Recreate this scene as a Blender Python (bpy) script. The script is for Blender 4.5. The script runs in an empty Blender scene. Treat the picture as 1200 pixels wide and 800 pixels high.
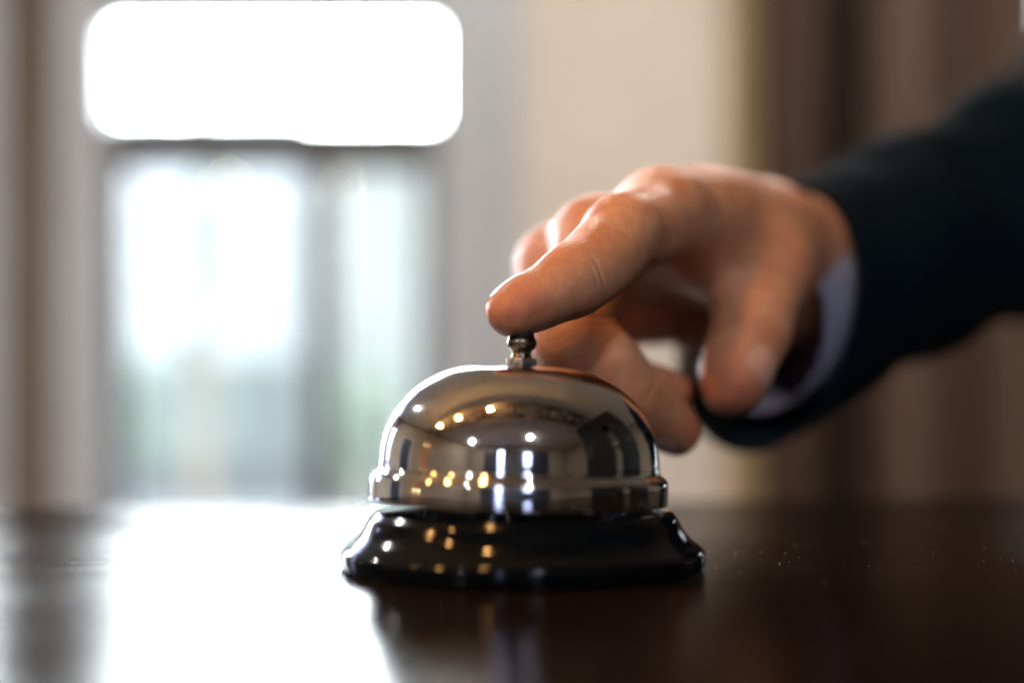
import bpy, bmesh, math, random
import numpy as np
from mathutils import Vector, Matrix
random.seed(7)
rng = np.random.default_rng(7)
SC = bpy.context.scene
COL = SC.collection
R = math.radians

# ---------------------------------------------------------------- camera numbers
F = 50 / 36 * 1200          # focal length in photo pixels (photo 1200 x 800)
HY = 468                    # horizon row in the photo
TZ = 1.05                   # counter top height
CZ = TZ + 0.0393            # camera height
def at(px, py, d):
    return Vector(((px - 600) / F * d, d, CZ - (py - HY) / F * d))

# ---------------------------------------------------------------- helpers
def tag(o, label=None, cat=None, group=None, kind=None):
    if label: o['label'] = label
    if cat: o['category'] = cat
    if group: o['group'] = group
    if kind: o['kind'] = kind
    return o
def empty(name, loc=(0, 0, 0), rz=0):
    o = bpy.data.objects.new(name, None); COL.objects.link(o)
    o.location = loc; o.rotation_euler = (0, 0, rz); o.empty_display_size = .05
    return o
def link(name, me, mats, parent=None, smooth=True):
    o = bpy.data.objects.new(name, me); COL.objects.link(o)
    for m in (mats if isinstance(mats, (list, tuple)) else [mats]):
        me.materials.append(m)
    if smooth: me.shade_smooth()
    if parent: o.parent = parent
    return o
def mesh_from(name, verts, faces):
    me = bpy.data.meshes.new(name)
    me.from_pydata([tuple(v) for v in verts], [], [tuple(f) for f in faces]); me.update()
    return me
def from_bm(name, bm, mats, parent=None, smooth=False, bevel=0, seg=2):
    if bevel:
        bmesh.ops.bevel(bm, geom=list(bm.edges), offset=bevel, segments=seg, profile=.5, affect='EDGES')
    bmesh.ops.recalc_face_normals(bm, faces=bm.faces)
    me = bpy.data.meshes.new(name); bm.to_mesh(me); bm.free()
    return link(name, me, mats, parent, smooth)
def bx(bm, x0, x1, y0, y1, z0, z1):
    v = [bm.verts.new(p) for p in ((x0,y0,z0),(x1,y0,z0),(x1,y1,z0),(x0,y1,z0),(x0,y0,z1),(x1,y0,z1),(x1,y1,z1),(x0,y1,z1))]
    for f in ((3,2,1,0),(4,5,6,7),(0,1,5,4),(1,2,6,5),(2,3,7,6),(3,0,4,7)):
        bm.faces.new([v[i] for i in f])
def box(name, dims, mat, parent=None, bevel=0):
    bm = bmesh.new(); bx(bm, *dims)
    return from_bm(name, bm, mat, parent, False, bevel)
def bar(bm, a, b, w, up=Vector((0, 0, 1))):
    a, b = Vector(a), Vector(b); t = (b - a).normalized(); s = t.cross(up).normalized(); u = s.cross(t)
    q = [bm.verts.new(p + s*i*w/2 + u*j*w/2) for p in (a, b) for i, j in ((-1,-1),(1,-1),(1,1),(-1,1))]
    for f in ((3,2,1,0),(4,5,6,7),(0,1,5,4),(1,2,6,5),(2,3,7,6),(3,0,4,7)):
        bm.faces.new([q[i] for i in f])
def lathe(name, prof, mat, parent=None, n=128, caps=True):
    verts, faces = [], []
    for r, z in prof:
        for k in range(n):
            a = 2*math.pi*k/n
            verts.append((r*math.cos(a), r*math.sin(a), z))
    m = len(prof)
    for i in range(m-1):
        for k in range(n):
            k2 = (k+1) % n
            faces.append((i*n+k, i*n+k2, (i+1)*n+k2, (i+1)*n+k))
    if caps:
        faces.append(tuple(reversed(range(n)))); faces.append(tuple((m-1)*n+k for k in range(n)))
    return link(name, mesh_from(name, verts, faces), mat, parent)
def spline(pts, sub=8):
    """Catmull-Rom through 2-D points."""
    P = [np.array(p, float) for p in pts]; P = [2*P[0]-P[1]] + P + [2*P[-1]-P[-2]]
    out = []
    for i in range(1, len(P)-2):
        for k in range(sub):
            t = k/sub
            out.append(.5*((2*P[i])+(-P[i-1]+P[i+1])*t+(2*P[i-1]-5*P[i]+4*P[i+1]-P[i+2])*t*t+(-P[i-1]+3*P[i]-3*P[i+1]+P[i+2])*t**3))
    out.append(P[-2]); return out

# ---------------------------------------------------------------- materials
class NT:
    def __init__(s, name):
        s.m = bpy.data.materials.new(name); s.m.use_nodes = True
        s.t = s.m.node_tree; s.b = s.t.nodes['Principled BSDF']; s.out = s.t.nodes['Material Output']
    def n(s, typ, **kw):
        nd = s.t.nodes.new(typ)
        for k, v in kw.items():
            if k in nd.inputs: nd.inputs[k].default_value = v
            else: setattr(nd, k, v)
        return nd
    def l(s, a, b): s.t.links.new(a, b)
    def set(s, **kw):
        for k, v in kw.items():
            k = k.replace('_', ' ')
            if k == 'Base Color' or k.endswith('Color') or k.endswith('Tint'): v = (*v, 1)
            s.b.inputs[k].default_value = v
        return s
    def coord(s, scale=(1, 1, 1), which='Object'):
        c = s.n('ShaderNodeTexCoord'); mp = s.n('ShaderNodeMapping'); mp.inputs['Scale'].default_value = scale
        s.l(c.outputs[which], mp.inputs['Vector']); return mp.outputs[0]
    def noise(s, vec, scale, detail=4, rough=.5):
        nd = s.n('ShaderNodeTexNoise'); nd.inputs['Scale'].default_value = scale
        nd.inputs['Detail'].default_value = detail; nd.inputs['Roughness'].default_value = rough
        s.l(vec, nd.inputs['Vector']); return nd.outputs['Fac']
    def ramp(s, fac, stops):
        nd = s.n('ShaderNodeValToRGB'); e = nd.color_ramp.elements
        while len(e) < len(stops): e.new(.5)
        for el, (p, c) in zip(e, stops):
            el.position = p; el.color = (*c, 1) if isinstance(c, tuple) else (c, c, c, 1)
        s.l(fac, nd.inputs[0]); return nd.outputs[0]
    def math(s, op, a, b=None):
        nd = s.n('ShaderNodeMath', operation=op)
        for i, v in enumerate((a, b)):
            if v is None: continue
            if isinstance(v, (int, float)): nd.inputs[i].default_value = v
            else: s.l(v, nd.inputs[i])
        return nd.outputs[0]
    def bump(s, h, strength, dist, prev=None):
        nd = s.n('ShaderNodeBump'); nd.inputs['Strength'].default_value = strength; nd.inputs['Distance'].default_value = dist
        s.l(h, nd.inputs['Height'])
        if prev is not None: s.l(prev, nd.inputs['Normal'])
        return nd.outputs[0]
def simple(name, col, rough=.6, var=.12, scale=6, metallic=0, bump=0, **kw):
    t = NT(name); v = t.coord(); f = t.noise(v, scale)
    lo = tuple(c*(1-var) for c in col); hi = tuple(min(1, c*(1+var)) for c in col)
    t.l(t.ramp(f, [(.3, lo), (.7, hi)]), t.b.inputs['Base Color'])
    t.set(Roughness=rough, Metallic=metallic, **kw)
    if bump: t.l(t.bump(t.noise(v, scale*12), bump, .002), t.b.inputs['Normal'])
    return t.m
def emit(name, col, strength):
    t = NT(name); t.set(Base_Color=col, Emission_Color=col, Emission_Strength=strength); return t.m

# chrome with faint wear
t = NT('chrome'); v = t.coord()
t.set(Base_Color=(.73, .74, .74), Metallic=1)
sm = t.noise(v, 90, 5, .6)
t.l(t.ramp(sm, [(.35, .03), (.85, .15)]), t.b.inputs['Roughness'])
t.l(t.bump(t.noise(v, 500, 3), .015, .0004), t.b.inputs['Normal'])
dd = t.n('ShaderNodeBsdfDiffuse'); dd.inputs[0].default_value = (.5, .47, .44, 1)
dm_ = t.ramp(t.noise(t.coord(), 1100, 2, .5), [(.69, 0.), (.72, .55)])
mx = t.n('ShaderNodeMixShader'); t.l(dm_, mx.inputs[0]); t.l(t.b.outputs[0], mx.inputs[1]); t.l(dd.outputs[0], mx.inputs[2]); t.l(mx.outputs[0], t.out.inputs['Surface'])
M_CHROME = t.m
# old nickel / brass knob
t = NT('worn_nickel'); v = t.coord()
t.set(Metallic=1)
t.l(t.ramp(t.noise(v, 420, 5, .65), [(.3, (.10, .075, .052)), (.62, (.26, .21, .155))]), t.b.inputs['Base Color'])
t.l(t.ramp(t.noise(v, 700, 4), [(.3, .12), (.75, .36)]), t.b.inputs['Roughness'])
t.l(t.bump(t.noise(v, 900, 3), .12, .0004), t.b.inputs['Normal'])
M_NICKEL = t.m
t = NT('scuffed_steel'); v = t.coord()
t.set(Metallic=1)
t.l(t.ramp(t.noise(v, 800, 5, .7), [(.3, (.20, .19, .18)), (.6, (.55, .54, .52))]), t.b.inputs['Base Color'])
t.l(t.ramp(t.noise(v, 1200, 4), [(.3, .2), (.75, .55)]), t.b.inputs['Roughness'])
t.l(t.bump(t.noise(v, 1500, 3), .35, .0005), t.b.inputs['Normal'])
M_NUT = t.m
# black enamel base
t = NT('black_enamel'); v = t.coord()
t.set(Base_Color=(.0022, .0036, .0052), IOR=1.28)
t.l(t.ramp(t.noise(v, 60, 4), [(.35, .07), (.75, .16)]), t.b.inputs['Roughness'])
t.l(t.bump(t.noise(v, 300, 3), .04, .0005), t.b.inputs['Normal'])
M_ENAMEL = t.m
t = NT('black_rubber'); t.set(Base_Color=(.006, .006, .007), Roughness=.5); M_RUBBER = t.m

# counter wood: dark stain, satin lacquer, grain along X
t = NT('dark_lacquered_wood')
v = t.coord((1.2, 14, 14)); g1 = t.noise(v, 9, 7, .62)
v2 = t.coord((6, 260, 60)); g2 = t.noise(v2, 6, 4, .6)
v3 = t.coord((1, 1, 1)); blot = t.noise(v3, 14, 4)
wood_c = (t.ramp(g1, [(.3, (.0035, .0025, .0022)), (.55, (.008, .0048, .0035)), (.75, (.017, .009, .006))]))
du = t.ramp(t.noise(t.coord((1, 1, 1)), 680, 2, .5), [(.665, 0.), (.70, .6)])
sc2 = t.ramp(t.noise(t.coord((14, 420, 60)), 2.2, 3, .6), [(.64, 0.), (.74, .22)])
mk = t.math('MAXIMUM', du, sc2)
mc = t.n('ShaderNodeMix', data_type='RGBA'); t.l(mk, mc.inputs[0]); t.l(wood_c, mc.inputs[6]); mc.inputs[7].default_value = (.10, .088, .078, 1)
t.l(mc.outputs[2], t.b.inputs['Base Color'])
speck = t.n('ShaderNodeTexVoronoi'); speck.inputs['Scale'].default_value = 520; t.l(v3, speck.inputs['Vector'])
rr = t.math('ADD', t.ramp(g2, [(.3, .0), (.8, .05)]), t.ramp(blot, [(.3, .19), (.7, .24)]))
t.l(rr, t.b.inputs['Roughness'])
b1 = t.bump(g2, .05, .0005)
dust = t.noise(v3, 900, 2, .5)
b2 = t.bump(t.ramp(dust, [(.66, 0.), (.72, 1.)]), .08, .0003, b1)
t.l(b2, t.b.inputs['Normal'])
t.set(IOR=1.45)
df = t.n('ShaderNodeBsdfDiffuse'); t.l(mc.outputs[2], df.inputs['Color']); t.l(b1, df.inputs['Normal'])
gs = t.n('ShaderNodeBsdfAnisotropic', distribution='BECKMANN'); gs.inputs['Color'].default_value = (1, 1, 1, 1); t.l(rr, gs.inputs['Roughness']); t.l(b2, gs.inputs['Normal'])
fr = t.n('ShaderNodeFresnel'); fr.inputs[0].default_value = 1.45
mx = t.n('ShaderNodeMixShader'); t.l(t.math('MULTIPLY', fr.outputs[0], t.ramp(g2, [(.36, .34), (.64, .62)])), mx.inputs[0])
t.l(df.outputs[0], mx.inputs[1]); t.l(gs.outputs[0], mx.inputs[2]); t.l(mx.outputs[0], t.out.inputs['Surface'])
M_WOOD = t.m

# skin
t = NT('skin')
v = t.coord()
a = t.n('ShaderNodeAttribute', attribute_name='flush')
base = t.ramp(t.noise(v, 75, 6, .65), [(.32, (.56, .250, .135)), (.68, (.73, .405, .245))])
mix = t.n('ShaderNodeMix', data_type='RGBA'); t.l(a.outputs['Fac'], mix.inputs[0]); t.l(base, mix.inputs[6]); mix.inputs[7].default_value = (.64, .225, .125, 1)
mott = t.n('ShaderNodeMix', data_type='RGBA', blend_type='MULTIPLY'); mott.inputs[0].default_value = .5
t.l(mix.outputs[2], mott.inputs[6]); t.l(t.ramp(t.noise(v, 260, 4, .65), [(.3, (.74, .62, .56)), (.65, (1., 1., 1.))]), mott.inputs[7])
t.l(mott.outputs[2], t.b.inputs['Base Color'])
t.set(IOR=1.42, Subsurface_Weight=.35, Subsurface_Scale=.0035)
t.b.inputs['Subsurface Radius'].default_value = (1, .36, .18)
t.l(t.ramp(t.noise(v, 180, 4), [(.3, .33), (.7, .47)]), t.b.inputs['Roughness'])
vo = t.n('ShaderNodeTexVoronoi'); vo.inputs['Scale'].default_value = 1500; t.l(v, vo.inputs['Vector'])
fa = t.n('ShaderNodeAttribute', attribute_name='along')           # ridges run round the pad
wv = t.n('ShaderNodeMath', operation='SINE'); 
wob = t.math('MULTIPLY', t.noise(v, 160, 3), 16.0)
t.l(t.math('ADD', t.math('MULTIPLY', fa.outputs['Fac'], 2*math.pi/.00052), wob), wv.inputs[0])
pa = t.n('ShaderNodeAttribute', attribute_name='pad')
ridge = t.math('MULTIPLY', wv.outputs[0], pa.outputs['Fac'])
b1 = t.bump(vo.outputs['Distance'], .3, .0004)
b2 = t.bump(t.noise(v, 420, 5, .6), .34, .0010, b1)
b3 = t.bump(ridge, .16, .00010, b2)
t.l(b3, t.b.inputs['Normal'])
M_SKIN = t.m
t = NT('fingernail'); t.set(Base_Color=(.70, .40, .31), Roughness=.28, IOR=1.5, Subsurface_Weight=.2, Subsurface_Scale=.001, Coat_Weight=.1, Coat_Roughness=.2)
M_NAIL = t.m
# cloth
def weave(name, c0, c1, scale, rough=.85, sheen=.2):
    t = NT(name); v = t.coord()
    w = t.noise(v, scale, 3, .6); big = t.noise(v, 18, 4)
    t.l(t.ramp(w, [(.3, c0), (.7, c1)]), t.b.inputs['Base Color'])
    t.set(Roughness=rough, Sheen_Weight=sheen, Sheen_Roughness=.5)
    t.l(t.bump(w, .4, .0006, t.bump(big, .3, .004)), t.b.inputs['Normal'])
    t.b.inputs['Specular IOR Level'].default_value = .07
    return t.m
M_JACKET = weave('navy_wool', (.0013, .0055, .0105), (.0032, .0105, .0175), 900, .95, .0)
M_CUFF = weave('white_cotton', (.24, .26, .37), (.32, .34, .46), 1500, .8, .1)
M_TROUSER = weave('navy_trouser_wool', (.004, .006, .009), (.008, .012, .017), 700)

# room
M_WALL = simple('cream_plaster', (.70, .655, .59), .8, .05, 3, bump=.1)
M_BEIGE = simple('beige_paint', (.11, .085, .06), .7, .08, 5)
M_TRIM = simple('pale_grey_paint', (.43, .48, .53), .4, .05, 8)
M_LINTEL = simple('dark_grey_frame', (.055, .06, .068), .45, .1, 8)
M_GLOW = simple('painted_lamp_glow', (.50, .38, .22), .7, .08, 6)  # ochre stands in for warm lamp glow on the cream wall
M_CEIL = simple('ceiling_white', (.56, .58, .60), .9, .04, 2)
M_TAN = simple('tan_plaster', (.21, .175, .135), .8, .1, 2)
M_FLOOR = simple('brown_floor', (.16, .11, .075), .4, .25, 3)
M_BEAM = simple('black_timber', (.006, .007, .008), .6, .2, 8, Specular_IOR_Level=.1)
M_OCHRE_BEAM = simple('stained_timber', (.034, .021, .012), .5, .2, 8)
M_DARKDOOR = simple('dark_blue_door', (.010, .014, .030), .4, .15, 5)
M_AMBER = simple('amber_wood', (.38, .15, .04), .3, .2, 5)
M_BRASS = simple('brass', (.55, .38, .16), .25, .1, 20, metallic=1)
t = NT('curtain_fold_shading')
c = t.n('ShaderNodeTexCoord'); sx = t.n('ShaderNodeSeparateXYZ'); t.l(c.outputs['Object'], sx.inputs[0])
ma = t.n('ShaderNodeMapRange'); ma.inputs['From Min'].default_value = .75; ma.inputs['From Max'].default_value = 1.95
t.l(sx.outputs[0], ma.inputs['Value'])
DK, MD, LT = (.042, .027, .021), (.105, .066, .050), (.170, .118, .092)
st = [(.0, DK), (.105, DK), (.13, MD), (.21, MD), (.24, (.026, .019, .016)), (.35, (.026, .019, .016)), (.38, LT), (.55, LT), (.60, MD), (.70, MD), (.74, LT), (1., LT)]  # dark and pale bands paint the light and shade of the folds
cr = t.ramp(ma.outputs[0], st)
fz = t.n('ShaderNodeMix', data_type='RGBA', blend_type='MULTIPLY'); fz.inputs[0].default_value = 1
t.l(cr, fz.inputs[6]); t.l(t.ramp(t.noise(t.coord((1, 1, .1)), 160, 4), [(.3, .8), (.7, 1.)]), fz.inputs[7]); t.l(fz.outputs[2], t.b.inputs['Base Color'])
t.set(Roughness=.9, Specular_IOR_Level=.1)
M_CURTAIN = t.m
t = NT('window_glass')
tr = t.n('ShaderNodeBsdfTransparent'); tr.inputs[0].default_value = (.96, .98, .97, 1)
gl = t.n('ShaderNodeBsdfGlossy'); gl.inputs['Roughness'].default_value = .02
fr = t.n('ShaderNodeFresnel'); fr.inputs[0].default_value = 1.5
mx = t.n('ShaderNodeMixShader'); t.l(t.math('MULTIPLY', fr.outputs[0], .08), mx.inputs[0]); t.l(tr.outputs[0], mx.inputs[1]); t.l(gl.outputs[0], mx.inputs[2]); t.l(mx.outputs[0], t.out.inputs[0])
M_GLASS = t.m
t = NT('tinted_glass')
tr = t.n('ShaderNodeBsdfTransparent'); tr.inputs[0].default_value = (.36, .375, .46, 1)
gl = t.n('ShaderNodeBsdfGlossy'); gl.inputs['Roughness'].default_value = .05
mx = t.n('ShaderNodeMixShader'); mx.inputs[0].default_value = .04; t.l(tr.outputs[0], mx.inputs[1]); t.l(gl.outputs[0], mx.inputs[2]); t.l(mx.outputs[0], t.out.inputs[0])
M_TINT = t.m
t = NT('frosted_glass')
tr = t.n('ShaderNodeBsdfTransparent'); tr.inputs[0].default_value = (.22, .23, .24, 1)
gl = t.n('ShaderNodeBsdfGlossy'); gl.inputs['Roughness'].default_value = .3
mx = t.n('ShaderNodeMixShader'); mx.inputs[0].default_value = .04; t.l(tr.outputs[0], mx.inputs[1]); t.l(gl.outputs[0], mx.inputs[2]); t.l(mx.outputs[0], t.out.inputs[0])
M_FROST = t.m
# lamps
M_SCONCE = emit('sconce_bulb', (1.0, .62, .32), 6)
M_WARM = emit('warm_bulb', (1.0, .50, .16), 330)
M_ADDED_WASH = emit('added_wash_spot', (1.0, .94, .86), 400)  # for the added spots that brighten the far wall
M_WHITE = emit('white_spot', (1.0, .93, .86), 1200)
# outdoors
M_PAVE = simple('grey_paving', (.015, .016, .018), .8, .15, 2)
M_PLINTH = simple('mint_render', (.032, .040, .038), .85, .12, 1)
M_WHITEWALL = simple('white_render', (.095, .099, .103), .85, .12, 1)
M_FACADE2 = simple('warm_render', (.040, .042, .0385), .85, .12, 1)
M_PANE = simple('dark_pane', (.03, .04, .05), .1, .2, 3)
M_BARK = simple('bark', (.07, .055, .04), .9, .3, 20)
t = NT('leaf'); oi = t.n('ShaderNodeTexNoise'); oi.inputs['Scale'].default_value = 6; t.l(t.coord(), oi.inputs['Vector'])
t.l(t.ramp(oi.outputs['Fac'], [(.3, (.018, .036, .020)), (.7, (.048, .075, .045))]), t.b.inputs['Base Color']); t.set(Roughness=.6)
M_LEAF = t.m
M_GARDEN = simple('grey_concrete', (.013, .0155, .016), .85, .15, 3)
M_RED = simple('red_paint', (.30, .03, .03), .4, .1, 6)

# ---------------------------------------------------------------- counter
ctr = tag(empty('reception_counter', (0, .334, 0), R(8)), 'dark brown lacquered wooden counter reflecting the bright window', 'counter')
YE = .212                                           # far edge, from the bell, in counter space
bm = bmesh.new(); bx(bm, -1.6, 1.6, -.62, YE, TZ-.045, TZ)
from_bm('counter_top', bm, M_WOOD, ctr, False, .002, 2)
box('front_panel', (-1.57, 1.57, YE-.05, YE-.025, .08, TZ-.047), M_WOOD, ctr)
box('plinth', (-1.55, 1.55, YE-.08, YE-.052, 0.004, .10), M_RUBBER, ctr)
box('side_panel', (-1.57, -1.54, -.58, YE-.055, .004, TZ-.047), M_WOOD, ctr)
box('side_panel', (1.54, 1.57, -.58, YE-.055, .004, TZ-.047), M_WOOD, ctr)

# dust on the counter: too many specks to count, one object
dr = np.random.default_rng(21); dv, df_ = [], []
for k in range(260):
    x, y = dr.uniform(-.20, .26), dr.normal(.352, .03); s_ = dr.uniform(.00005, .00016)*(1.8 if dr.random() < .08 else 1)
    if math.hypot(x-.0026, y-.334) < .044 or y > .45: continue
    a0 = dr.uniform(0, 6.28); n0 = len(dv); st_ = dr.uniform(1, 3.2)
    for j in range(4):
        a = a0+j*math.pi/2; r_ = s_*(st_ if j % 2 else 1)
        dv.append((x+r_*math.cos(a), y+r_*math.sin(a), TZ+.0001))
    dv.append((x, y, TZ+.0001+s_*1.1))
    df_ += [(n0, n0+1, n0+4), (n0+1, n0+2, n0+4), (n0+2, n0+3, n0+4), (n0+3, n0, n0+4)]
tag(link('dust', mesh_from('dust', dv, df_), simple('pale_dust', (.42, .40, .38), .8), None, False), 'fine pale dust specks scattered on the dark counter', 'dust', kind='stuff')
# ---------------------------------------------------------------- desk bell
BX, BY = (613-600)/F*.334, .334
bell = tag(empty('desk_bell', (BX, BY, TZ+.0004)), 'shiny chrome push-button desk bell on a flared black base, standing on the dark counter', 'bell')
mm = .001
base_p = [(41.2, 0), (42.0, .25), (42.4, .9), (42.5, 3.2), (42.2, 4.0), (41.5, 4.7), (40.0, 5.8), (38.5, 7.3), (37.2, 9.1), (36.1, 11.2), (35.2, 12.3), (34.5, 12.9), (32.5, 13.3), (24, 13.7), (8, 14.4)]
lathe('base', [(r*mm, z*mm) for r, z in spline(base_p, 4)], M_ENAMEL, bell, 160)
dome = empty('dome_pivot'); bpy.data.objects.remove(dome)
TILT = Matrix.Rotation(R(1.6), 4, 'Y')
def tilted(o, z0=0.0):
    o.data.transform(Matrix.Translation((-.0013, 0, .0152)) @ TILT @ Matrix.Translation((0, 0, -.0152)))
dome_p = [(33.6, 15.0), (34.4, 14.9), (34.95, 15.1), (35.1, 15.6), (35.1, 17.5), (35.0, 20.0), (34.75, 20.9), (34.1, 21.6), (33.3, 22.1), (32.95, 22.9), (32.8, 25.3), (32.4, 28.7), (31.2, 32.7), (28.9, 36.7), (25.5, 40.4), (21.8, 43.1), (17.0, 45.4), (11.5, 46.5), (4.0, 46.9)]
dm = [(r*mm, z*mm) for r, z in spline(dome_p, 6)]
inner = [(max(.0005, r-.0011), z-.0010 if i > 20 else z) for i, (r, z) in enumerate(dm)]
inner = [p for p in inner if p[1] > .0156]
o = lathe('dome', list(reversed(inner)) + dm, M_CHROME, bell, 192, False); tilted(o)
# clapper post under the dome so the gap is not empty
o = lathe('post', [(.004, .0138), (.004, .0440), (.0028, .0450)], M_NUT, bell, 32)
# hex nut
bm = bmesh.new()
bmesh.ops.create_cone(bm, cap_ends=True, segments=6, radius1=.0041, radius2=.0041, depth=.0017, matrix=Matrix.Translation((0, 0, .04775)) @ Matrix.Rotation(R(2), 4, 'Z'))
o = from_bm('hex_nut', bm, M_NUT, bell, False, .00025, 2); tilted(o)
kn = [(2.4, 48.6), (2.45, 49.0), (2.25, 49.5), (2.3, 50.1), (2.6, 50.45), (3.05, 50.8), (3.4, 51.5), (3.55, 52.2), (3.4, 52.95), (3.05, 53.5), (2.85, 53.7)]
kn = lathe('push_knob', [(r*mm, z*mm) for r, z in spline(kn, 5)], M_NICKEL, bell, 64); tilted(kn)
cp = lathe('button_cap', [(.00275, .05355), (.0029, .0537), (.0029, .0545), (.0027, .0548), (.001, .0549)], M_RUBBER, kn, 48); tilted(cp)

# ---------------------------------------------------------------- the hand: one signed-distance body
def npv(v): return np.array(v, dtype=np.float32)
def rcone(P, a, b, r1, r2):
    a, b = npv(a), npv(b); ba = b-a; l2 = float(ba@ba); rr = r1-r2; a2 = l2-rr*rr; il2 = 1/l2
    pa = P-a; y = pa@ba; z = y-l2
    q = pa*l2 - y[:, None]*ba; x2 = np.einsum('ij,ij->i', q, q); y2 = y*y*l2; z2 = z*z*l2
    k = math.copysign(1, rr)*rr*rr*x2
    d = (np.sqrt(x2*a2*il2)+y*rr)*il2-r1
    m1 = np.sign(z)*a2*z2 > k; m2 = np.sign(y)*a2*y2 < k
    d = np.where(m2, np.sqrt(x2+y2)*il2-r1, d)
    d = np.where(m1, np.sqrt(x2+z2)*il2-r2, d)
    return d
def ell(P, c, ax, rad):
    """ellipsoid: centre, 3 axes (rows), radii"""
    q = (P-npv(c)) @ npv(ax).T; r = npv(rad)
    k0 = np.linalg.norm(q/r, axis=1); k1 = np.linalg.norm(q/(r*r), axis=1)
    return k0*(k0-1)/np.maximum(k1, 1e-9)
def smin(a, b, k):
    h = np.maximum(k-np.abs(a-b), 0)/k
    return np.minimum(a, b)-h*h*k*.25

def frame(a, b, dor):
    t = (Vector(b)-Vector(a)).normalized(); n = Vector(dor); n = (n-t*n.dot(t)).normalized(); return t, n, t.cross(n)
# joints: (photo px, photo py, depth m), radius m
J = {
 'index':  [at(775, 254, .399), at(729, 273, .366), at(671, 329, .3445), at(599, 364, .3335)],
 'middle': [at(700, 283, .412), at(668, 396, .386), at(741, 466, .390), at(792, 506, .399)],
 'ring':   [at(652, 312, .427), at(662, 408, .404), at(730, 452, .411), at(786, 462, .420)],
 'little': [at(648, 343, .441), at(665, 405, .428), at(700, 445, .432), at(740, 455, .440)],
}
RAD = {'index': [.0118, .0094, .0082, .0060], 'middle': [.0115, .0098, .0086, .0068], 'ring': [.0108, .0092, .0080, .0066], 'little': [.0098, .0080, .0070, .0058]}
DOR = {'index': (-.45, .55, .70), 'middle': (-.9, -.1, .0), 'ring': (-.9, 0, -.1), 'little': (-.9, 0, -.2)}
TH = [at(893, 300, .464), at(905, 316, .432), at(880, 390, .413), at(863, 447, .403)]
TR = [.0150, .0118, .0107, .0088]
TDOR = (.80, -.52, .20)
WR, WU = at(893, 289, .478), at(850, 335, .503)       # radial and ulnar side of the wrist
ARM = Vector((.706, .633, .316)).normalized()
CUFC = at(896, 355, .494)                            # middle of the cuff opening
def sdf_finger(P, name):
    p, r = J[name], RAD[name]
    d = rcone(P, p[0], p[1], r[0], r[1])
    # slimmer between joints
    for i in (1, 2):
        d = smin(d, rcone(P, p[i], p[i+1], r[i], r[i+1]), .004)
    # palmar flesh pads
    for i, (k, off, f) in enumerate(((0, .45, .92), (1, .32, .86), (2, .25, .80))):
        t, n, s = frame(p[i], p[i+1], DOR[name]); L = (p[i+1]-p[i]).length
        c = p[i]+t*L*(.50 if i < 2 else .55) - n*r[i+1]*(.34 if i < 2 else .30)
        rr = r[i+1]*(.96 if i < 2 else .88)
        d = smin(d, ell(P, c, (t, n, s), (L*(.52 if i < 2 else .60), rr, rr*1.02)), .004)
    return d
def sdf(P):
    palm = None
    wr = {'index': WR, 'middle': WR.lerp(WU, .33), 'ring': WR.lerp(WU, .67), 'little': WU}
    for k in J:
        d = rcone(P, wr[k], J[k][0], .0165 if k in ('index', 'little') else .0155, RAD[k][0]*1.04)
        palm = d if palm is None else smin(palm, d, .011)
    # forearm inside the cuff
    for w in (WR, WU):
        palm = smin(palm, rcone(P, w, CUFC+ARM*.045+(w-WR.lerp(WU, .5))*.25, .0165, .0190), .02)
    palm = smin(palm, rcone(P, at(884, 338, .484), CUFC+ARM*.05, .0190, .0250), .016)
    # hypothenar + thenar
    palm = smin(palm, rcone(P, WU+Vector((-.004, -.004, -.004)), J['little'][0].lerp(WU, .35)+Vector((0, 0, -.006)), .014, .011), .012)
    th = rcone(P, TH[0], TH[1], TR[0], TR[1])
    th = smin(th, rcone(P, TH[1], TH[2], TR[1], TR[2]), .004)
    th = smin(th, rcone(P, TH[2], TH[3], TR[2], TR[3]), .004)
    t, n, s = frame(TH[2], TH[3], TDOR)
    th = smin(th, ell(P, TH[2]+t*.011-n*.0032, (t, n, s), (.0165, .0088, .0098)), .004)
    t, n, s = frame(TH[1], TH[2], TDOR)
    th = smin(th, ell(P, TH[1]+t*.016-n*.003, (t, n, s), (.017, .0098, .0105)), .005)
    # first web: muscle between the index metacarpal and the thumb
    web = rcone(P, at(800, 268, .415), at(872, 296, .450), .0080, .0135)
    palm = smin(palm, rcone(P, J['index'][0], at(826, 266, .428), .0104, .0122), .006)
    palm = smin(palm, rcone(P, at(826, 262, .428), at(884, 285, .470), .0132, .0165), .012)
    palm = smin(palm, rcone(P, at(802, 263, .416), at(852, 272, .447), .0122, .0145), .012)
    palm = smin(palm, web, .012)
    palm = smin(palm, th, .013)
    out = palm
    for k in J:
        f = smin(sdf_finger(P, k), palm, .007)
        out = np.minimum(out, f)
    return out

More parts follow.
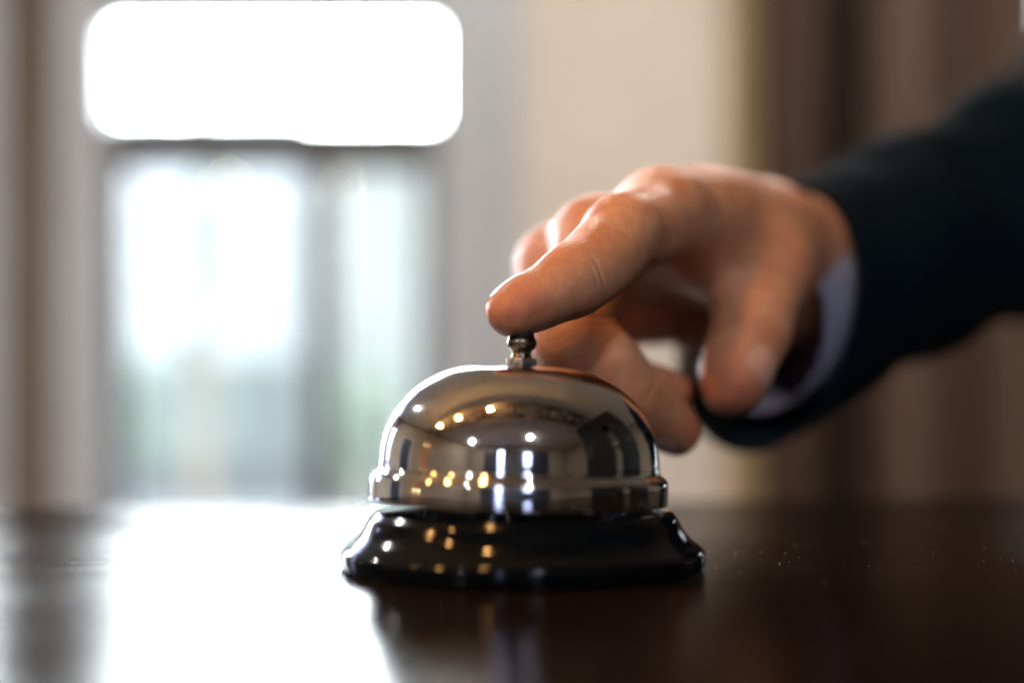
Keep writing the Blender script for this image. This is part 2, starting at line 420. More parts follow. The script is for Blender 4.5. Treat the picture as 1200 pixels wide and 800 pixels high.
def surface_nets(lo, hi, h):
    n = [int(math.ceil((hi[i]-lo[i])/h))+1 for i in range(3)]
    ax = [lo[i]+h*np.arange(n[i], dtype=np.float32) for i in range(3)]
    V = np.empty(n, np.float32)
    Y, Z = np.meshgrid(ax[1], ax[2], indexing='ij')
    yz = np.stack([np.zeros(Y.size, np.float32), Y.ravel(), Z.ravel()], 1).astype(np.float32)
    step = 8
    for i in range(0, n[0], step):
        blk = []
        for j in range(i, min(n[0], i+step)):
            q = yz.copy(); q[:, 0] = ax[0][j]; blk.append(q)
        V[i:i+len(blk)] = sdf(np.concatenate(blk)).reshape(len(blk), n[1], n[2])
    S = V < 0
    c = [S[dx:n[0]-1+dx, dy:n[1]-1+dy, dz:n[2]-1+dz] for dx in (0, 1) for dy in (0, 1) for dz in (0, 1)]
    cnt = sum(x.astype(np.int8) for x in c)
    act = (cnt > 0) & (cnt < 8)
    idx = -np.ones(act.shape, np.int64); cells = np.argwhere(act); idx[act] = np.arange(len(cells))
    acc = np.zeros((len(cells), 3), np.float32); num = np.zeros(len(cells), np.float32)
    C = [(dx, dy, dz) for dx in (0, 1) for dy in (0, 1) for dz in (0, 1)]
    for a in C:
        for k in range(3):
            if a[k]: continue
            b = list(a); b[k] = 1
            va = V[tuple((cells+np.array(a)).T)]; vb = V[tuple((cells+np.array(b)).T)]
            m = (va < 0) != (vb < 0); t = np.where(m, va/np.where(va == vb, 1, va-vb), 0)
            p = np.array(a, np.float32)[None].repeat(len(cells), 0); p[:, k] += t
            acc[m] += p[m]; num[m] += 1
    verts = (cells+acc/num[:, None])*h+np.array(lo, np.float32)
    quads = []
    for k in range(3):
        u, w = (k+1) % 3, (k+2) % 3
        sl = [slice(1, n[i]-1) for i in range(3)]; sl[k] = slice(0, n[k]-1)
        sl2 = list(sl); sl2[k] = slice(1, n[k])
        A, B = S[tuple(sl)], S[tuple(sl2)]
        e = np.argwhere(A != B); off = np.array([1, 1, 1]); off[k] = 0; e = e+off
        fl = S[tuple(e.T)]
        def cid(du, dw):
            q = e.copy(); q[:, u] -= du; q[:, w] -= dw
            return idx[tuple(q.T)]
        q = np.stack([cid(1, 1), cid(0, 1), cid(0, 0), cid(1, 0)], 1)
        q[~fl] = q[~fl][:, ::-1]
        quads.append(q)
    return verts, np.concatenate(quads)
def grad(P, e=3e-4):
    g = np.stack([sdf(P+np.eye(3, dtype=np.float32)[k]*e)-sdf(P-np.eye(3, dtype=np.float32)[k]*e) for k in range(3)], 1)/(2*e)
    return g/np.maximum(np.linalg.norm(g, axis=1, keepdims=True), 1e-6)

lo = (-.045, .318, CZ-.030); hi = (.170, .570, CZ+.080)
vs, qs = surface_nets(lo, hi, .00115)
me = bpy.data.meshes.new('tmp'); me.from_pydata(vs.tolist(), [], qs.tolist()); me.update()
tmp = bpy.data.objects.new('tmp', me); COL.objects.link(tmp)
md = tmp.modifiers.new('s', 'SUBSURF'); md.levels = 1; md.render_levels = 1
dg = bpy.context.evaluated_depsgraph_get()
hand_me = bpy.data.meshes.new_from_object(tmp.evaluated_get(dg))
bpy.data.objects.remove(tmp); bpy.data.meshes.remove(me)
N = len(hand_me.vertices)
P = np.empty(N*3, np.float32); hand_me.vertices.foreach_get('co', P); P = P.reshape(-1, 3)
for _ in range(2):
    P = P-sdf(P)[:, None]*grad(P)
G = grad(P)
# finger coordinates: distance along the finger and which side (dorsal +1, palmar -1)
disp = np.zeros(N, np.float32); along = np.zeros(N, np.float32); flush = np.zeros(N, np.float32); pad = np.zeros(N, np.float32)
chains = {**{k: (J[k], RAD[k], DOR[k]) for k in J}, 'thumb': (TH, TR, TDOR)}
best = np.full(N, 1e9, np.float32)
def smooth(x, a, b):
    t = np.clip((x-a)/(b-a), 0, 1); return t*t*(3-2*t)
for nm, (p, r, dor) in chains.items():
    s0 = 0
    for i in range(3):
        a, b = npv(p[i]), npv(p[i+1]); L = float(np.linalg.norm(b-a)); tt = (b-a)/L
        _, n, s = frame(p[i], p[i+1], dor); n = npv(n); s = npv(s)
        q = P-a; x = q@tt; xc = np.clip(x, 0, L+(.02 if i == 2 else 0)); rad = q-xc[:, None]*tt
        dist = np.linalg.norm(rad, axis=1)-np.interp(np.clip(x/L, 0, 1), [0, 1], [r[i], r[i+1]])
        m = (dist < best) & (np.abs(dist) < .008); best = np.where(m, dist, best)
        dn = (q@n)/np.maximum(np.linalg.norm(q-(q@tt)[:, None]*tt, axis=1), 1e-6)
        along = np.where(m, s0+x, along)
        fl = .0
        if i == 2: fl = .75*smooth(x, L*.35, L+r[3]*.6)
        fl = fl + .55*np.exp(-(x/.007)**2)*smooth(dn, .1, .7)
        flush = np.where(m, fl, flush)
        pad = np.where(m, (smooth(x, -.001, .004) if i == 2 else 0.*x)*smooth(-dn, -.75, -.2), pad)
        s0 += L
    # joint wrinkles on the back, creases on the palm side
    cum = 0
    for i in range(3):
        a, b = npv(p[i]), npv(p[i+1]); L = float(np.linalg.norm(b-a)); tt = (b-a)/L
        if i:
            pa = npv(p[i-1]); bis = tt+(a-pa)/np.linalg.norm(a-pa); bis /= np.linalg.norm(bis)
            n = npv(Vector(dor)); n = n-bis*(n@bis); n /= np.linalg.norm(n)
            q = P-a; x = q@bis; rad = q-x[:, None]*bis; rl = np.linalg.norm(rad, axis=1); dn = (rad@n)/np.maximum(rl, 1e-6)
            near = (rl < r[i]*1.6)
            wob = .0006*np.sin(rad@npv(Vector(n).cross(Vector(bis)))*700+i*2)
            for off, A in ((-.0042, .00012), (-.0022, .00019), (-.0003, .00024), (.0017, .00020), (.0036, .00013)):
                disp -= np.where(near, A*np.exp(-((x-off-wob)/.00055)**2)*smooth(dn, -.15, .55), 0)
            for off, A in ((-.0008, .0006), (.0016, .0003)):
                disp -= np.where(near, A*np.exp(-((x-off-wob*.5)/.0006)**2)*smooth(-dn, .0, .6), 0)
P = P+G*disp[:, None]
# the fingertip is squashed flat by the button
btn_z = TZ+.0551
tipc = npv(J['index'][3]); near = np.linalg.norm(P[:, :2]-np.array([BX-.0008, BY]), axis=1)
m = (P[:, 2] < btn_z) & (near < .0032) & (P[:, 2] > btn_z-.004)
P[m, 2] = btn_z-.00002
hand_me.vertices.foreach_set('co', P.ravel().astype(np.float32))
for nm, arr in (('along', along), ('flush', np.clip(flush, 0, 1)), ('pad', pad)):
    at_ = hand_me.attributes.new(nm, 'FLOAT', 'POINT'); at_.data.foreach_set('value', arr.astype(np.float32))
hand_me.update()
hand_me.materials.clear()
# nails join the same mesh as a second material
def nail_verts(c, t, n, s, L, Rn, wide, th):
    """curved plate: c = base centre on the surface, t towards the tip, n outward"""
    nu, nv = 17, 15; top = []
    for j in range(nv):
        v = j/(nv-1)
        for i in range(nu):
            u = i/(nu-1)*2-1
            w = wide*(.86+.14*math.sin(min(1, v*1.6)*math.pi/2))
            a = u*w
            edge = 1-.16*(abs(u)**2.2)                      # rounded free edge
            lun = .10*(abs(u)**2)                           # rounded cuticle
            x = L*(lun+(edge-lun)*v)
            sag = -.0011*v*v + .0004*math.sin(v*math.pi) - (.0004 if v == 0 else 0) - (.0003 if abs(u) > .95 else 0)
            top.append(c-n*Rn + t*x + n*(Rn*math.cos(a)+sag) + s*(Rn*math.sin(a)))
    bot = [p-n*th for p in top]
    vs = top+bot; fs = []; o = nu*nv
    for j in range(nv-1):
        for i in range(nu-1):
            a, b, d, e = j*nu+i, j*nu+i+1, (j+1)*nu+i+1, (j+1)*nu+i
            fs += [(a, b, d, e), (o+e, o+d, o+b, o+a)]
    for j in range(nv-1):
        for i in (0, nu-1):
            a, b = j*nu+i, (j+1)*nu+i; fs.append((a, b, o+b, o+a))
    for i in range(nu-1):
        for j in (0, nv-1):
            a, b = j*nu+i, j*nu+i+1; fs.append((a, b, o+b, o+a))
    return vs, fs
def surf(c, n, r0=.02):
    """march from outside towards c along -n to the skin"""
    q = npv(c)+npv(n)*r0
    for _ in range(60):
        d = float(sdf(q[None].astype(np.float32))[0])
        if d < 2e-5: break
        q = q-npv(n)*d*.9
    return Vector(q)
bm = bmesh.new(); bm.from_mesh(hand_me)
nail_faces = []
def add_nail(p3, p2, dor, start, L, Rn, wide):
    t, n, s = frame(p2, p3, dor); LL = (p3-p2).length
    a = surf(p2+t*(LL*start), n); b = surf(p2+t*(LL*start+L*.75), n)
    t2 = (b-a).normalized(); n2 = (n-t2*n.dot(t2)).normalized(); s2 = t2.cross(n2)
    vs, fs = nail_verts(a+n2*.00035, t2, n2, s2, L, Rn, wide, .0005)
    nv = [bm.verts.new(v) for v in vs]
    for f in fs:
        try:
            fc = bm.faces.new([nv[i] for i in f]); fc.material_index = 1; fc.smooth = True
        except ValueError: pass
add_nail(J['index'][3], J['index'][2], DOR['index'], .60, .0122, .0066, 1.02)
add_nail(TH[3], TH[2], TDOR, .52, .0135, .0088, 1.0)
add_nail(J['middle'][3], J['middle'][2], (.3, .1, -1), .55, .0115, .0068, 1.0)
bmesh.ops.recalc_face_normals(bm, faces=[f for f in bm.faces if f.material_index == 1])
bm.to_mesh(hand_me); bm.free()
hand_me.name = 'person'
person = link('person', hand_me, [M_SKIN, M_NAIL])
tag(person, 'person in a dark navy suit pressing the bell button with the right index finger', 'person')

# ---------------------------------------------------------------- sleeve, cuff, jacket
def tube(name, path, mat, parent, n=72, wr=0.0, seed=0, thick=.0016, capend=True, lean=0.0):
    """path: list of (centre, radius_a, radius_b, start plane tilt)  outer skin + inner skin at the open start"""
    r_ = np.random.default_rng(seed); ph = r_.uniform(0, 6.28, 12)
    pts = []; K = 7
    C = spline([(*p[0], p[1], p[2]) for p in path], K)
    rings = []
    for i, c in enumerate(C):
        ce = Vector(c[:3]); nx = Vector(C[min(i+1, len(C)-1)][:3]); pv = Vector(C[max(i-1, 0)][:3])
        t = (nx-pv).normalized()
        u = Vector((0, 0, 1)); u = (u-t*u.dot(t)).normalized(); s = t.cross(u)
        rings.append((ce, t, u, s, c[3], c[4]))
    L = [0]
    for a, b in zip(rings, rings[1:]): L.append(L[-1]+(b[0]-a[0]).length)
    vs = []
    def ring(i, dr):
        ce, t, u, s, ra, rb = rings[i]; l = L[i]
        for k in range(n):
            a = 2*math.pi*k/n
            w = wr*(math.sin(3*a+ph[0]+l*38)*.5+math.sin(2*a+ph[1]-l*75)*.7+math.sin(5*a+ph[2]+l*110)*.35+math.sin(a+ph[3]+l*150)*.5)
            w *= min(1, l/.10)
            vs.append(ce+u*math.sin(a)*(rb+w+dr)+s*math.cos(a)*(ra+w+dr)+t*lean*.5*(math.sin(a)-.1)*max(0, 1-l/.12))
    order = []
    for i in range(min(len(rings)-1, 14), -1, -1): ring(i, -thick)
    for i in range(len(rings)): ring(i, 0)
    m = len(vs)//n; fs = []
    for i in range(m-1):
        for k in range(n):
            k2 = (k+1) % n; fs.append((i*n+k, i*n+k2, (i+1)*n+k2, (i+1)*n+k))
    if capend: fs.append(tuple((m-1)*n+k for k in range(n)))
    o = link(name, mesh_from(name, vs, fs), mat, parent)
    bm = bmesh.new(); bm.from_mesh(o.data); bmesh.ops.recalc_face_normals(bm, faces=bm.faces); bm.to_mesh(o.data); bm.free(); o.data.shade_smooth()
    return o
C0 = CUFC
S0 = at(896, 371, .497)+ARM*.002
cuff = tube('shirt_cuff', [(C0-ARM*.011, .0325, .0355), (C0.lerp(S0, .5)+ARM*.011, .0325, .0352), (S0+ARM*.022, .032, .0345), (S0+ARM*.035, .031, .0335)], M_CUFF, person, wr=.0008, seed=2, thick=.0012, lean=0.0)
elbow = S0+ARM*.27
shoulder = Vector((.50, 1.02, 1.40))
ud = (shoulder-elbow)
sleeve = tube('jacket_sleeve', [(S0, .0395, .0415), (S0+ARM*.03, .039, .041), (S0+ARM*.10, .040, .042), (S0+ARM*.18, .047, .050), (elbow+Vector((.01, 0, .000)), .058, .065), (elbow+ud*.25, .060, .064), (elbow+ud*.6, .068, .072), (elbow+ud*.95, .078, .08)], M_JACKET, person, wr=.0030, seed=5, thick=.002, lean=.05)
# torso of the jacket and the legs, mostly out of frame at the right
tc = Vector((.575, 1.06, 0))
jb = tube('jacket_body', [(tc+Vector((0, 0, .80)), .21, .15), (tc+Vector((0, 0, .95)), .205, .14), (tc+Vector((0, 0, 1.10)), .195, .13), (tc+Vector((.01, -.01, 1.22)), .19, .135), (tc+Vector((.04, -.01, 1.36)), .165, .125), (tc+Vector((.05, 0, 1.45)), .13, .10), (tc+Vector((.05, 0, 1.50)), .075, .07)], M_JACKET, person, n=64, wr=.003, seed=9, thick=.003)
for sx in (-.095, .095):
    l = tc+Vector((sx, 0, 0))
    tube('trouser_leg', [(l+Vector((0, 0, .01)), .075, .10), (l+Vector((0, 0, .30)), .08, .095), (l+Vector((0, 0, .55)), .09, .10), (l+Vector((0, 0, .86)), .10, .12)], M_TROUSER, person, n=40, wr=.003, seed=12, thick=.003)

# ---------------------------------------------------------------- the window wall in front (Y = 5)
WY = 5.0
def wx(px): return (px-600)/F*WY
def wz(py): return CZ-(py-HY)/F*WY
CEIL = 3.3; X0, X1, YB = -4.2, 4.2, -5.0
def struct(o): o['kind'] = 'structure'; return o
struct(box('floor', (X0-.2, X1+.2, YB-.2, WY+.25, -.1, 0), M_FLOOR))
struct(box('ceiling', (X0-.2, X1+.2, YB-.2, WY+.25, CEIL, CEIL+.15), M_CEIL))
ZT = 2.75                                           # head of the openings in the wall
DX0, DX1 = wx(70), wx(606)                          # door frame outer
SX1 = wx(10)
RWX0 = wx(1220); TW0, TW1 = 2.35, 2.85
bm = bmesh.new()
bx(bm, X0, X1, WY, WY+.22, ZT, 2.86); bx(bm, X0, X1, WY, WY+.22, 3.24, CEIL); bx(bm, -.02, X1, WY, WY+.22, 2.86, 3.24); bx(bm, X0, -3.6, WY, WY+.22, 2.86, 3.24)
bx(bm, DX1, RWX0, WY, WY+.22, 0, ZT)                # cream wall
bx(bm, RWX0+1.1, X1, WY, WY+.22, 0, ZT)
bx(bm, RWX0, TW0, WY, WY+.22, 0, 2.2); bx(bm, TW0, TW1, WY, WY+.22, 0, .85); bx(bm, TW1, RWX0+1.1, WY, WY+.22, 0, 2.2)
bx(bm, X0, SX1-1.3, WY, WY+.22, 0, ZT)
struct(from_bm('window_wall', bm, M_WALL))
tag(box('pilaster', (SX1, DX0, WY-.05, WY+.20, 0, ZT-.003), M_BEIGE), 'narrow beige pilaster left of the pale door frame', 'pilaster')
tag(box('wall_glow', (wx(848), wx(886), WY-.035, WY-.003, 0, CEIL-.003), M_GLOW), 'ochre vertical strip of painted lamp glow on the cream wall beside the brown curtain', 'painted glow')  # warm lamp glow painted as a flat strip
# glazed entrance door with transom
door = tag(empty('entrance_door', (wx(330), WY, 0)), 'blurred pale framed glazed entrance door with a bright transom above it', 'door')
def dpart(name, x0, x1, z0, z1, y0, y1, mat, parent=door):
    o = box(name, (x0, x1, WY+y0, WY+y1, z0, z1), mat, parent, .004); o.data.transform(Matrix.Translation(-Vector(door.location))); return o
TR0, TR1 = wx(129), wx(509)
ZTR0, ZTR1 = wz(138), wz(26)
bm = bmesh.new()
bx(bm, DX0-.012, wx(126), WY-.04, WY+.12, 0, ZT-.003); bx(bm, wx(512), DX1+.012, WY-.04, WY+.12, 0, ZT-.003)
bx(bm, wx(126), wx(512), WY-.02, WY+.10, ZTR1, ZT-.003)
bx(bm, wx(126), TR0, WY-.02, WY+.10, ZTR0, ZTR1); bx(bm, TR1, wx(512), WY-.02, WY+.10, ZTR0, ZTR1)
o = from_bm('frame', bm, M_TRIM, door); o.data.transform(Matrix.Translation(-Vector(door.location)))
dpart('lintel', wx(126), wx(512), wz(188), ZTR0-.002, -.02, .10, M_LINTEL)
dpart('transom_pane', TR0, TR1, ZTR0, ZTR1, .03, .036, M_GLASS)
def leaf(x0, x1, sl, sr):
    bm = bmesh.new(); zt = wz(188)-.004
    bx(bm, x0, x0+sl, WY, WY+.05, .02, zt); bx(bm, x1-sr, x1, WY, WY+.05, .02, zt)
    bx(bm, x0+sl, x1-sr, WY, WY+.05, .02, .25); bx(bm, x0+sl, x1-sr, WY, WY+.05, zt-.03, zt)
    o = from_bm('door_leaf', bm, M_LINTEL, door); o.data.transform(Matrix.Translation(-Vector(door.location)))
    dp = dpart('glass_pane', x0+sl, x1-sr, .25, zt-.03, .02, .026, M_GLASS, o)
leaf(wx(128), wx(377), wx(150)-wx(128), wx(377)-wx(360))
leaf(wx(379), wx(510), wx(394)-wx(379), wx(510)-wx(492))
# side window at the far left, and one at the far right
for nm, a, b, z0, z1, lab in (('tall_window', TW0+.002, TW1-.002, .852, 2.198, 'tall bright window right of the picture, mirrored as a thin streak on the right dome edge'),
                              ('sidelight', SX1-1.3, SX1, 0, ZT, 'tall pale window at the left picture edge beside the beige pilaster'),
                              ('high_window', RWX0, RWX0+1.1, 2.2, ZT, 'bright high window in the upper right corner above the suit sleeve')):
    w = tag(empty(nm, ((a+b)/2, WY, z0)), lab, 'window')
    bm = bmesh.new(); f = .06 if nm == 'sidelight' else .012
    bx(bm, a, a+f, WY+.02, WY+.12, z0, z1-.003); bx(bm, b-f*2.4, b, WY+.02, WY+.12, z0, z1-.003)
    bx(bm, a+f, b-f*2.4, WY+.02, WY+.12, z0, z0+f); bx(bm, a+f, b-f*2.4, WY+.02, WY+.12, z1-f-.003, z1-.003)
    o = from_bm('frame', bm, M_TRIM, w); o.data.transform(Matrix.Translation(-Vector(w.location)))
    o = box('glass_pane', (a+f, b-f*2.4, WY+.06, WY+.066, z0+f, z1-f-.003), M_FROST if nm == 'high_window' else M_GLASS, w); o.data.transform(Matrix.Translation(-Vector(w.location)))
cl = tag(empty('added_clerestory', (-1.81, WY, 2.86)), 'added long clerestory window above the entrance door, out of the picture', 'window')  # added unseen glazing, lets in rim light for the fingers
for k in range(4):
    a = -3.598+k*.894
    bm = bmesh.new(); b = a+.894-.002
    bx(bm, a, a+.03, WY+.04, WY+.12, 2.862, 3.238); bx(bm, b-.03, b, WY+.04, WY+.12, 2.862, 3.238); bx(bm, a+.03, b-.03, WY+.04, WY+.12, 2.862, 2.89); bx(bm, a+.03, b-.03, WY+.04, WY+.12, 3.21, 3.238)
    o = from_bm('frame', bm, M_TRIM, cl); o.data.transform(Matrix.Translation(-Vector(cl.location)))
    g = box('glass_pane', (a+.03, b-.03, WY+.07, WY+.076, 2.89, 3.21), M_TINT if k < 2 else M_GLASS, o); g.data.transform(Matrix.Translation(-Vector(cl.location)))
# curtains: pleated sheets
cy = 4.72
def pleated(x0, w_, z1, off, label):
    nx = int(w_*210); xs = np.linspace(x0, x0+w_, nx); zs = np.linspace(.03, z1, 14); cvs = []
    for z in zs:
        for x in xs:
            u = x-x0
            cvs.append((x, cy+off+.055*math.sin(u*2*math.pi/.19+.3*math.sin(z*1.3))+.02*math.sin(u*2*math.pi/.071+1+z*.4), z))
    cf = [(j*nx+i, j*nx+i+1, (j+1)*nx+i+1, (j+1)*nx+i) for j in range(13) for i in range(nx-1)]
    cur = link('curtain', mesh_from('curtain', cvs, cf), M_CURTAIN)
    so = cur.modifiers.new('thick', 'SOLIDIFY'); so.thickness = .004
    tag(cur, label, 'curtain')
CX = (888-600)/F*cy
pleated(CX, .955, 3.15, 0, 'long dark brown curtain with painted fold shading, hanging right of the cream wall')
pleated(CX+.93, .62, 2.12, .09, 'added unseen brown curtain below the bright high window at the right edge')  # added out of view so bright wall is not mirrored in the counter

# ---------------------------------------------------------------- outdoors, seen through the door
struct(box('pavement', (-30, 30, WY+.26, 60, -.16, -.06), M_PAVE))
def building(name, x0, x1, y0, y1, h, mat, label, wins, band=0):
    b = tag(empty(name, ((x0+x1)/2, y0, -.06)), label, 'building')
    def put(nm, dims, m):
        o = box(nm, dims, m, b); o.data.transform(Matrix.Translation(-Vector(b.location))); return o
    put('wall', (x0, x1, y0, y1, band, h), mat)
    if band: put('ground_floor', (x0, x1, y0, y1, -.06, band-.003), M_PLINTH)
    put('roof', (x0-.05, x1+.05, y0-.05, y1+.05, h+.003, h+.2), M_LINTEL)
    for (wx0, wx1, z0, z1) in wins:
        f = put('window', (wx0, wx1, y0-.05, y0-.004, z0, z1), M_LINTEL)
        g = box('pane', (wx0+.05, wx1-.05, y0-.07, y0-.052, z0+.05, z1-.05), M_PANE, f); g.data.transform(Matrix.Translation(-Vector(b.location)))
building('white_building', -9, -2.80, 19, 26, 4.75, M_WHITEWALL, 'bright white house across the pavement behind the left door pane', [(-4.56, -3.92, 2.6, 4.2), (-8.2, -7.6, 2.6, 3.8)], 1.65)
building('grey_building', -2.52, 6, 17, 24, 4.05, M_FACADE2, 'grey house across the pavement behind the narrow right door pane', [(.3, .9, .8, 2.2), (1.6, 2.2, .8, 2.2)])
tag(box('garden_wall', (-9, 1.5, 15.8, 16.1, -.06, .42), M_GARDEN), 'low grey garden wall across the pavement, seen at the foot of the door panes', 'wall')
def tree(x, y, h, cr, n, label, seed, zlow):
    r_ = np.random.default_rng(seed)
    tr = tag(empty('tree', (x, y, -.06)), label, 'tree')
    path = [(Vector((0, 0, 0)), .07, .07), (Vector((.02, 0, h*.4)), .055, .055), (Vector((-.02, .02, h*.75)), .03, .03)]
    o = tube('trunk', path, M_BARK, tr, n=12, thick=.004)
    vs, fs = [], []
    cl = [(r_.normal(0, .42, 3))*np.array([cr, cr, (h-zlow)*.55])+np.array([0, 0, (h+zlow)/2]) for _ in range(34)]
    for i in range(n):
        c = cl[r_.integers(len(cl))]+r_.normal(0, .16, 3)*cr
        c[2] = max(c[2], .15)
        a = r_.normal(0, 1, 3); a /= np.linalg.norm(a); b = np.cross(a, r_.normal(0, 1, 3)); b /= np.linalg.norm(b); s = r_.uniform(.035, .065)
        k = len(vs); vs += [c-a*s, c+b*s*.5, c+a*s, c-b*s*.5]; fs.append((k, k+1, k+2, k+3))
    link('crown', mesh_from('crown', vs, fs), M_LEAF, tr, False)
    bm = bmesh.new()
    for k in range(7):
        c = cl[k*4]; bar(bm, (0, 0, h*.35), tuple(c), .022)
    from_bm('limb', bm, M_BARK, tr)
tree(-2.10, 9.6, 3.2, .10, 700, 'leafy green tree outside behind the left door pane, near its middle', 3, .9)
tree(-1.12, 10.5, 1.5, .35, 700, 'small green tree outside behind the narrow right door pane', 8, .4)
tree(-3.75, 13.5, 1.7, .45, 1500, 'bushy green tree further out behind the left door pane', 11, .2)

# ---------------------------------------------------------------- the room behind the camera (seen mirrored in the dome)
LW = (3.9, 4.8, 1.1, 2.65)
bm = bmesh.new(); bx(bm, X0-.2, X0, YB-.2, LW[0], 0, CEIL); bx(bm, X0-.2, X0, LW[1], WY+.22, 0, CEIL); bx(bm, X0-.2, X0, LW[0], LW[1], 0, LW[2]); bx(bm, X0-.2, X0, LW[0], LW[1], LW[3], CEIL)
struct(from_bm('left_wall', bm, M_TAN))
lw = tag(empty('side_window', (X0-.1, (LW[0]+LW[1])/2, LW[2])), 'side window left of the picture whose light rims the fingers and the dome edge', 'window')
bm = bmesh.new()
for q in ((LW[0]+.002, LW[0]+.05, LW[2]+.002, LW[3]-.002), (LW[1]-.05, LW[1]-.002, LW[2]+.002, LW[3]-.002), (LW[0]+.05, LW[1]-.05, LW[2]+.002, LW[2]+.05), (LW[0]+.05, LW[1]-.05, LW[3]-.05, LW[3]-.002)):
    bx(bm, X0-.14, X0-.06, *q)
o = from_bm('frame', bm, M_TRIM, lw); o.data.transform(Matrix.Translation(-Vector(lw.location)))
o = box('glass_pane', (X0-.105, X0-.099, LW[0]+.052, LW[1]-.052, LW[2]+.052, LW[3]-.052), M_TINT, lw); o.data.transform(Matrix.Translation(-Vector(lw.location)))
bm = bmesh.new(); bx(bm, X1, X1+.2, YB-.2, WY+.22, 0, CEIL); struct(from_bm('right_wall', bm, M_TAN))
bm = bmesh.new()
bx(bm, X0, -2.8, YB-.2, YB, 0, CEIL); bx(bm, 2.35, X1, YB-.2, YB, 0, CEIL); bx(bm, -2.8, 2.35, YB-.2, YB, 2.85, CEIL)
struct(from_bm('rear_wall', bm, M_TAN))
front = tag(empty('shop_front', (0, YB, 0)), 'dark blue glazed front with two bright windows, mirrored in the middle of the dome', 'shop front')
bm = bmesh.new()
WA, WB = (-1.60, -1.14, .55, 2.6), (.40, .90, 1.5, 2.3)
y0, y1 = YB-.15, YB-.05
bx(bm, -2.8, WA[0], y0, y1, 0, 2.847); bx(bm, WA[1], WB[0], y0, y1, 0, 2.847); bx(bm, WB[1], 2.35, y0, y1, 0, 2.847)
for q in (WA, WB): bx(bm, q[0], q[1], y0, y1, 0, q[2]); bx(bm, q[0], q[1], y0, y1, q[3], 2.847)
o = from_bm('panel', bm, M_DARKDOOR, front); o.data.transform(Matrix.Translation((0, -YB, 0)))
for q in (WA, WB):
    o = box('window_pane', (q[0]+.002, q[1]-.002, YB-.11, YB-.104, q[2]+.002, q[3]-.002), M_TINT, front); o.data.transform(Matrix.Translation((0, -YB, 0)))
# lattice girder under the ceiling, over the counter
gd = tag(empty('lattice_girder', (0, -.25, 2.86)), 'dark timber lattice girder under the ceiling, mirrored across the top of the dome', 'girder')
for yy in (-.36, .30):
    bm = bmesh.new(); bx(bm, -3.6, 2.7, yy-.05, yy+.05, -.06, .06); from_bm('chord', bm, M_BEAM if 0 else M_OCHRE_BEAM, gd)
for k in range(9):
    x = -3.5+k*.7
    bm = bmesh.new(); bar(bm, (x, -.305, 0), (x+.6, .245, 0), .070); bar(bm, (x, .245, .002), (x+.6, -.305, .002), .064); bar(bm, (x+.65, -.305, 0), (x+.65, .245, 0), .05)
    from_bm('lattice', bm, M_OCHRE_BEAM, gd)
for x in (-3.2, 2.4):
    bm = bmesh.new(); bar(bm, (x, 0, .05), (x, 0, CEIL-2.862), .03, Vector((1, 0, 0))); from_bm('hanger', bm, M_BEAM, gd)
# tall dark shelf on the right and a dark doorway on the left
cab = tag(empty('tall_cabinet', (1.95, .25, 0)), 'tall black cabinet mirrored in the dark right side of the dome', 'cabinet')
bm = bmesh.new(); bx(bm, -.25, .25, -1.1, -.10, .004, 2.75); bx(bm, -.25, .25, .12, .85, .004, 2.75); bx(bm, -.25, .25, -.10, .12, 2.3, 2.75); bx(bm, -.25, .25, -.10, .12, .004, .9)
from_bm('carcass', bm, M_BEAM, cab)
box('open_shelf', (-.20, .24, -.098, .118, 1.6, 1.62), M_TRIM, cab)
dw = tag(empty('dark_door', (X0+.004, 1.5, 0)), 'dark doorway mirrored at the left side of the dome', 'door')
box('door_leaf', (0, .04, -.5, .5, .005, 2.25), M_DARKDOOR, dw); box('frame', (0, .03, -.60, -.502, .005, 2.35), M_TRIM, dw); box('frame', (0, .03, .502, .60, .005, 2.35), M_TRIM, dw)
sc_ = tag(empty('wall_lamp', (X0+.004, -.28, 1.75)), 'amber wall lamp with bright bulbs mirrored at the left of the dome', 'lamp')
box('back_plate', (0, .05, -.14, .14, -.55, .40), M_AMBER, sc_, .01)
for y, z in ((-.16, .48), (.16, .48), (-.16, -.62), (.16, -.62)):
    bm = bmesh.new(); bmesh.ops.create_uvsphere(bm, u_segments=12, v_segments=8, radius=.05); o = from_bm('bulb', bm, M_SCONCE, sc_, True); o.location = (.09, y, z)
    bm = bmesh.new(); bar(bm, (.03, y*.6, z*.8), (.09, y, z*.92), .015); from_bm('arm', bm, M_BRASS, sc_)

# ---------------------------------------------------------------- lamps
def ball(name, loc, r, mat, parent):
    bm = bmesh.new(); bmesh.ops.create_uvsphere(bm, u_segments=16, v_segments=10, radius=r)
    o = from_bm(name, bm, mat, parent, True); o.location = loc; return o
def pendant(loc, label, group):
    e = tag(empty('pendant_lamp', loc), label, 'lamp', group)
    ball('bulb', (0, 0, 0), .05, M_WARM, e)
    lathe('socket', [(.02, .045), (.028, .06), (.026, .10), (.012, .12)], M_BRASS, e, 24)
    bm = bmesh.new(); bar(bm, (0, 0, .12), (0, 0, CEIL-loc[2]-.002), .008, Vector((1, 0, 0))); from_bm('cord', bm, M_BEAM, e)
def spot(loc, label, group, mat=None):
    e = tag(empty('ceiling_spot', loc), label, 'lamp', group)
    bm = bmesh.new(); bmesh.ops.create_cone(bm, cap_ends=True, segments=24, radius1=.08, radius2=.08, depth=.012); o = from_bm('bulb', bm, mat or M_WHITE, e); o.location = (0, 0, -.006)
    lathe('rim', [(.082, -.014), (.105, -.014), (.108, -.002), (.082, -.002)], M_TRIM, e, 32, False)
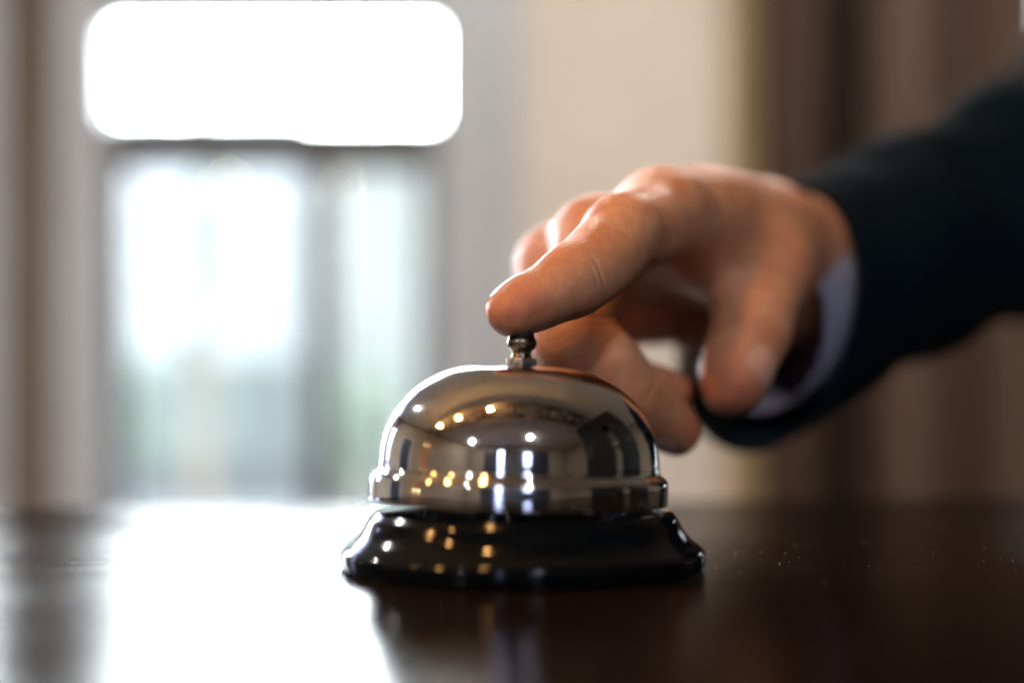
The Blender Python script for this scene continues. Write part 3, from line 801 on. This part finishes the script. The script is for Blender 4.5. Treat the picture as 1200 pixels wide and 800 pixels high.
for i, (x, y, z) in enumerate(((-2.03, -.02, 2.6), (-1.22, -.10, 2.6), (-.45, -.06, 2.6))):
    pendant((x, y, z), 'warm glowing bulb mirrored in the upper left of the chrome dome', 'warm bulbs mirrored in the dome')
for i, (x, y) in enumerate(((-2.63, 2.41), (-3.05, -3.3), (.63, -3.13), (-.1, 3.5), (1.1, 3.5))):
    if y < 3: spot((x, y, CEIL-.003), 'small white ceiling spot mirrored in the chrome dome', 'white ceiling spots mirrored in the dome')
    else: spot((x, y, CEIL-.003), 'added white ceiling spot above the picture washing the cream wall', 'added ceiling spots washing the far wall', M_ADDED_WASH)  # spots added out of view to brighten the cream wall

# ---------------------------------------------------------------- sky
W = bpy.data.worlds.new('World'); SC.world = W; W.use_nodes = True
nt = W.node_tree; bg = nt.nodes['Background']
tc_ = nt.nodes.new('ShaderNodeTexCoord'); sp = nt.nodes.new('ShaderNodeSeparateXYZ'); rp = nt.nodes.new('ShaderNodeValToRGB')
nt.links.new(tc_.outputs['Generated'], sp.inputs[0]); nt.links.new(sp.outputs[2], rp.inputs[0])
e = rp.color_ramp.elements; e[0].position = 0; e[0].color = (.42, .455, .51, 1); e[1].position = .20; e[1].color = (1.55, 1.62, 1.7, 1)
for p_, c_ in ((.28, (1.5, 1.57, 1.65, 1)), (.36, (.66, .70, .76, 1)), (1.0, (.42, .46, .54, 1))):
    el = e.new(p_); el.color = c_
nt.links.new(rp.outputs[0], bg.inputs[0]); bg.inputs[1].default_value = 34

# ---------------------------------------------------------------- camera
cam = bpy.data.cameras.new('Camera'); co = bpy.data.objects.new('Camera', cam); COL.objects.link(co)
co.location = (0, 0, CZ); co.rotation_euler = (R(90), 0, 0)
cam.lens = 50; cam.sensor_width = 36; cam.shift_y = (HY-400)/1200
cam.clip_start = .01; cam.clip_end = 200
cam.dof.use_dof = True; cam.dof.focus_distance = .345; cam.dof.aperture_fstop = 3.2
SC.camera = co
SC.view_settings.view_transform = 'Standard'; SC.view_settings.look = 'None'
SC.view_settings.exposure = .12; SC.view_settings.gamma = 1
cy_ = SC.cycles
cy_.use_denoising = True
cy_.sample_clamp_indirect = 8
cy_.caustics_reflective = False; cy_.caustics_refractive = False
cy_.max_bounces = 8; cy_.transparent_max_bounces = 12
